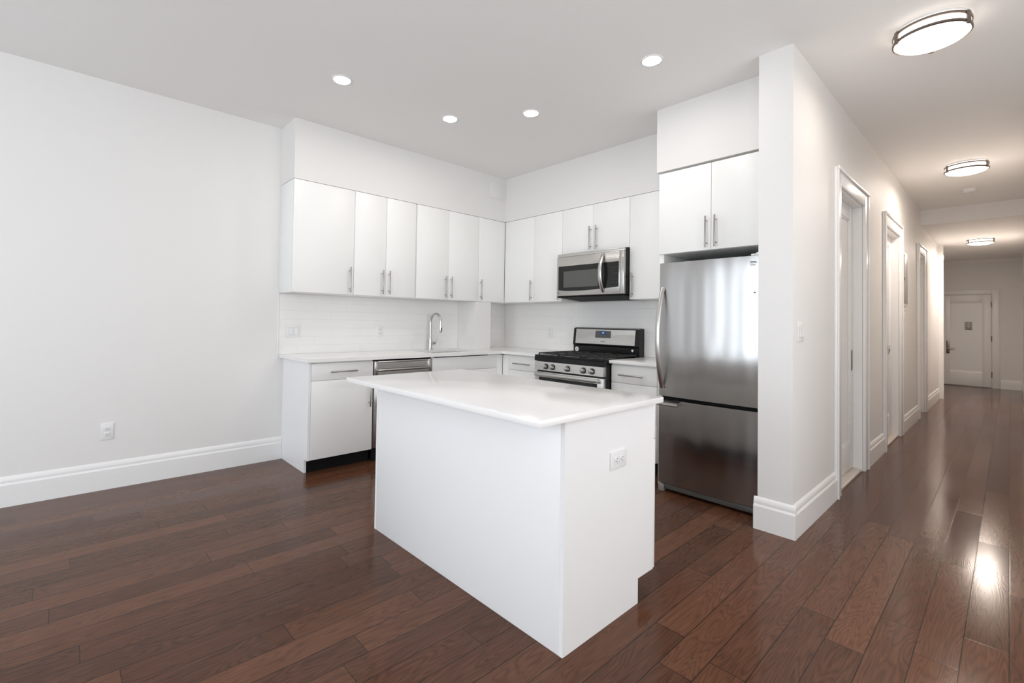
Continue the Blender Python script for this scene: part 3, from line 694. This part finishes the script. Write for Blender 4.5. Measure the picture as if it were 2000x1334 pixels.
for k in range(3):
    a = IY0+k*w; a2 = a+w
    d = MB().box(IX1-0.0185, IX1-0.0005 + 0.018, max(a, IY0)+G, a2-G, 0.110, 0.700, 0.0012).done('door', 'cab', t)
    MB().cyl((IX1+0.050, a+0.04, 0.45), (IX1+0.050, a+0.04, 0.676), 0.006, n=16).cyl((IX1+0.017, a+0.04, 0.48), (IX1+0.05, a+0.04, 0.48), 0.0045, n=10).cyl((IX1+0.017, a+0.04, 0.645), (IX1+0.05, a+0.04, 0.645), 0.0045, n=10).done('handle', 'chrome', d)
    d = MB().box(IX1-0.0185, IX1-0.0005 + 0.018, max(a, IY0)+G, a2-G, 0.704, 0.866, 0.0012).done('drawer', 'cab', t)
tag(MB().box(-2.960, -2.112, -3.238, -1.765, 0.875, 0.9005, 0.0025).done('island_worktop', 'quartz'), 'white quartz slab lying on the island, overhanging its long side', 'worktop')

# ================================================================== ELECTRICAL PLATES
def recept(y0, cx, cz, parent):
    """one receptacle face with two slots and a ground hole, facing -y, built round local origin"""
def make_outlet(name, label, kind, loc, w=0.074, h=0.118, rot=(0, 0, 0), group=None):
    t = thing(name, label, kind, (0, 0, 0), group)
    MB().box(-w/2, w/2, -0.006, -0.0006, -h/2, h/2, 0.003, 3).done('plate', 'plastic', t)
    return t
def outlet(label, loc, rot=(0, 0, 0), mat='plastic', s=1.0):
    t = make_outlet('wall_outlet', label, 'outlet', loc)
    for sg in (1, -1):
        z = sg*0.0195
        r = MB().box(-0.0165, 0.0165, -0.0085, -0.0062, z-0.0145, z+0.0145, 0.002).done('receptacle', mat, t)
        MB().box(-0.0085, -0.0055, -0.0092, -0.0086, z-0.001, z+0.009).box(0.0055, 0.0085, -0.0092, -0.0086, z-0.001, z+0.008).cyl((0, -0.0086, z-0.007), (0, -0.0092, z-0.007), 0.003, n=12).done('slots', 'slot', r)
    t.location = loc; t.rotation_euler = rot; return t
o1 = outlet('white wall outlet low on the plain left wall above the baseboard', (-3.923, 0, 0.408))
dup(o1, (-1.785, -0.0082, 1.112), label='white outlet in the tile backsplash left of the faucet')
dup(o1, (-0.0082, -0.770, 1.112), rot=(0, 0, -PI/2), label='white outlet in the tile backsplash left of the range')
dup(o1, (-2.420, IY0-0.0002, 0.664), rot=(0, PI/2, 0), label='white outlet mounted sideways in the island end panel')
def switch(name, label, loc, gangs):
    t = thing(name, label, 'switch', (0, 0, 0)); w = 0.070+0.046*(gangs-1)
    MB().box(-w/2, w/2, -0.006, -0.0006, -0.058, 0.058, 0.003, 3).done('plate', 'plastic', t)
    for g_ in range(gangs):
        x = (g_-(gangs-1)/2)*0.046
        r = MB().box(x-0.0175, x+0.0175, -0.0075, -0.0062, -0.034, 0.034, 0.001).done('frame', 'slotlight', t)
        MB().prism([(-0.0076, -0.031), (-0.0125, -0.031), (-0.0085, 0.031), (-0.0076, 0.031)], 'x', x-0.0150, x+0.0150, 0.0006).done('rocker', 'plastic', r)
    t.location = loc; return t
switch('light_switch', 'white double rocker switch in the tile backsplash at the left end', (-2.645, -0.0082, 1.118), 2)
switch('light_switch', 'white double rocker switch on the hall side of the partition', (-0.850, YH, 1.200), 2)

# hall wall: grey electrical panel and the intercom below it
t = thing('electrical_panel', 'grey metal breaker panel door in a white frame on the hall wall', 'electrical panel', (3.24, YH, 1.80))
MB().box(3.07, 3.42, YH-0.020, YH-0.0006, 1.490, 2.130, 0.003).done('frame', 'trim', t)
d = MB().box(3.100, 3.390, YH-0.027, YH-0.0202, 1.52, 2.10, 0.002).done('door', 'greypanel', t)
MB().box(3.13, 3.15, YH-0.031, YH-0.0272, 1.79, 1.83, 0.002).done('latch', 'black', d)
t = thing('intercom', 'small white intercom box on the hall wall under the breaker panel', 'intercom', (3.20, YH, 1.39))
MB().box(3.13, 3.25, YH-0.024, YH-0.0006, 1.320, 1.468, 0.004).done('case', 'plastic', t)
mb = MB()
for k in range(5): mb.box(3.155, 3.225, YH-0.0252, YH-0.0242, 1.423+k*0.006, 1.4255+k*0.006)
mb.done('speaker_slots', 'slot', t)
# access panel in the soffit
t = thing('access_panel', 'small white access panel in the soffit near the room corner', 'panel', (-0.47, -DU, 2.75))
MB().box(-0.592, -0.352, -DU-0.003, -DU+0.0035, 2.655, 2.845, 0.0015).done('frame', 'wall', t)
MB().box(-0.574, -0.370, -DU-0.0055, -DU-0.0032, 2.673, 2.827, 0.0015).done('door', 'wall', t)

# ================================================================== LAMPS
can_spots = [(-2.763, -1.180, 'recessed ceiling light farthest left, over the floor left of the island'),
             (-1.829, -1.202, 'recessed ceiling light second from the left, before the sink wall'),
             (-1.423, -1.739, 'recessed ceiling light third from the left, in front of the microwave'),
             (-1.427, -2.785, 'recessed ceiling light farthest right, before the refrigerator')]
t = thing('recessed_light', can_spots[0][2], 'ceiling light', (0, 0, 0), 'recessed lights in the kitchen ceiling')
MB().lathe([(0.068, -0.0005), (0.068, -0.004), (0.064, -0.006), (0.057, -0.005), (0.055, -0.002), (0.055, -0.0005)], (0, 0, 0), 40).done('trim_ring', 'plastic', t)
MB().lathe([(0.0545, -0.0008), (0.0545, -0.0035), (0.030, -0.0048), (0, -0.0055)], (0, 0, 0), 40).done('lens', 'canlens', t)
t.location = (can_spots[0][0], can_spots[0][1], H)
for x, y, lb in can_spots[1:]: dup(t, (x, y, H), label=lb)

def ring(r0, r1, z0, z1, n=64):
    return [(r0, z0), (r1, z0), (r1, z1), (r0, z1), (r0, z0)]
t = thing('flush_ceiling_light', 'round flush hall lamp nearest the kitchen, with two dark metal rings', 'ceiling light', (0, 0, 0), 'round flush lamps along the hall ceiling')
RD = 0.163
MB().lathe([(0, -0.0006), (RD-0.006, -0.0006), (RD-0.006, -0.010), (0, -0.010)], (0, 0, 0), 64).done('pan', 'plastic', t)
MB().lathe([(RD-0.012, -0.0105), (RD-0.008, -0.066), (RD-0.020, -0.082), (RD-0.055, -0.094), (RD-0.11, -0.101), (0, -0.103)], (0, 0, 0), 64).done('diffuser', 'dome', t)
MB().lathe([(RD-0.004, -0.014), (RD+0.001, -0.016), (RD+0.001, -0.028), (RD-0.004, -0.030), (RD-0.0065, -0.022), (RD-0.004, -0.014)], (0, 0, 0), 64).done('ring', 'bronze', t)
MB().lathe([(RD-0.003, -0.058), (RD+0.002, -0.060), (RD+0.002, -0.071), (RD-0.005, -0.074), (RD-0.008, -0.067), (RD-0.003, -0.058)], (0, 0, 0), 64).done('ring', 'bronze', t)
for k in range(3):
    a = math.radians(5+k*120); c_, s_ = math.cos(a), math.sin(a)
    q = MB().box(RD-0.006, RD+0.007, -0.013, 0.013, -0.080, -0.0130, 0.003)
    bmesh.ops.rotate(q.bm, cent=(0, 0, 0), matrix=Matrix.Rotation(a, 3, 'Z'), verts=q.bm.verts[:])
    q.done('clip', 'bronze', t)
t.location = (-0.625, -4.015, H)
dup(t, (2.62, -4.010, H), label='round flush lamp in the middle of the hall, before the smoke detector')
dup(t, (6.85, -3.985, H2), label='farthest round flush lamp, in the lower ceiling near the front door')
t = thing('smoke_detector', 'small white round smoke detector on the hall ceiling behind the middle lamp', 'smoke detector', (3.86, -3.985, H))
MB().lathe([(0, -0.0006), (0.062, -0.0006), (0.062, -0.010), (0, -0.010)], (3.86, -3.985, H), 40).done('base', 'plastic', t)
MB().lathe([(0.058, -0.0105), (0.054, -0.030), (0.042, -0.038), (0, -0.040), ], (3.86, -3.985, H), 40).done('cover', 'plastic', t)

# the downward light of the three hall lamps
for (x, y, z), hw in zip(((-0.625, -4.015, H), (2.62, -4.010, H), (6.85, -3.985, H2)), HALL_W):
    l = bpy.data.lights.new('hall_lamp_light', 'AREA'); l.shape = 'DISK'; l.size = 0.24; l.energy = hw; l.color = (1.0, 0.86, 0.75)
    o = bpy.data.objects.new('hall_lamp_light', l); COL.objects.link(o); o.location = (x, y, z-0.112)
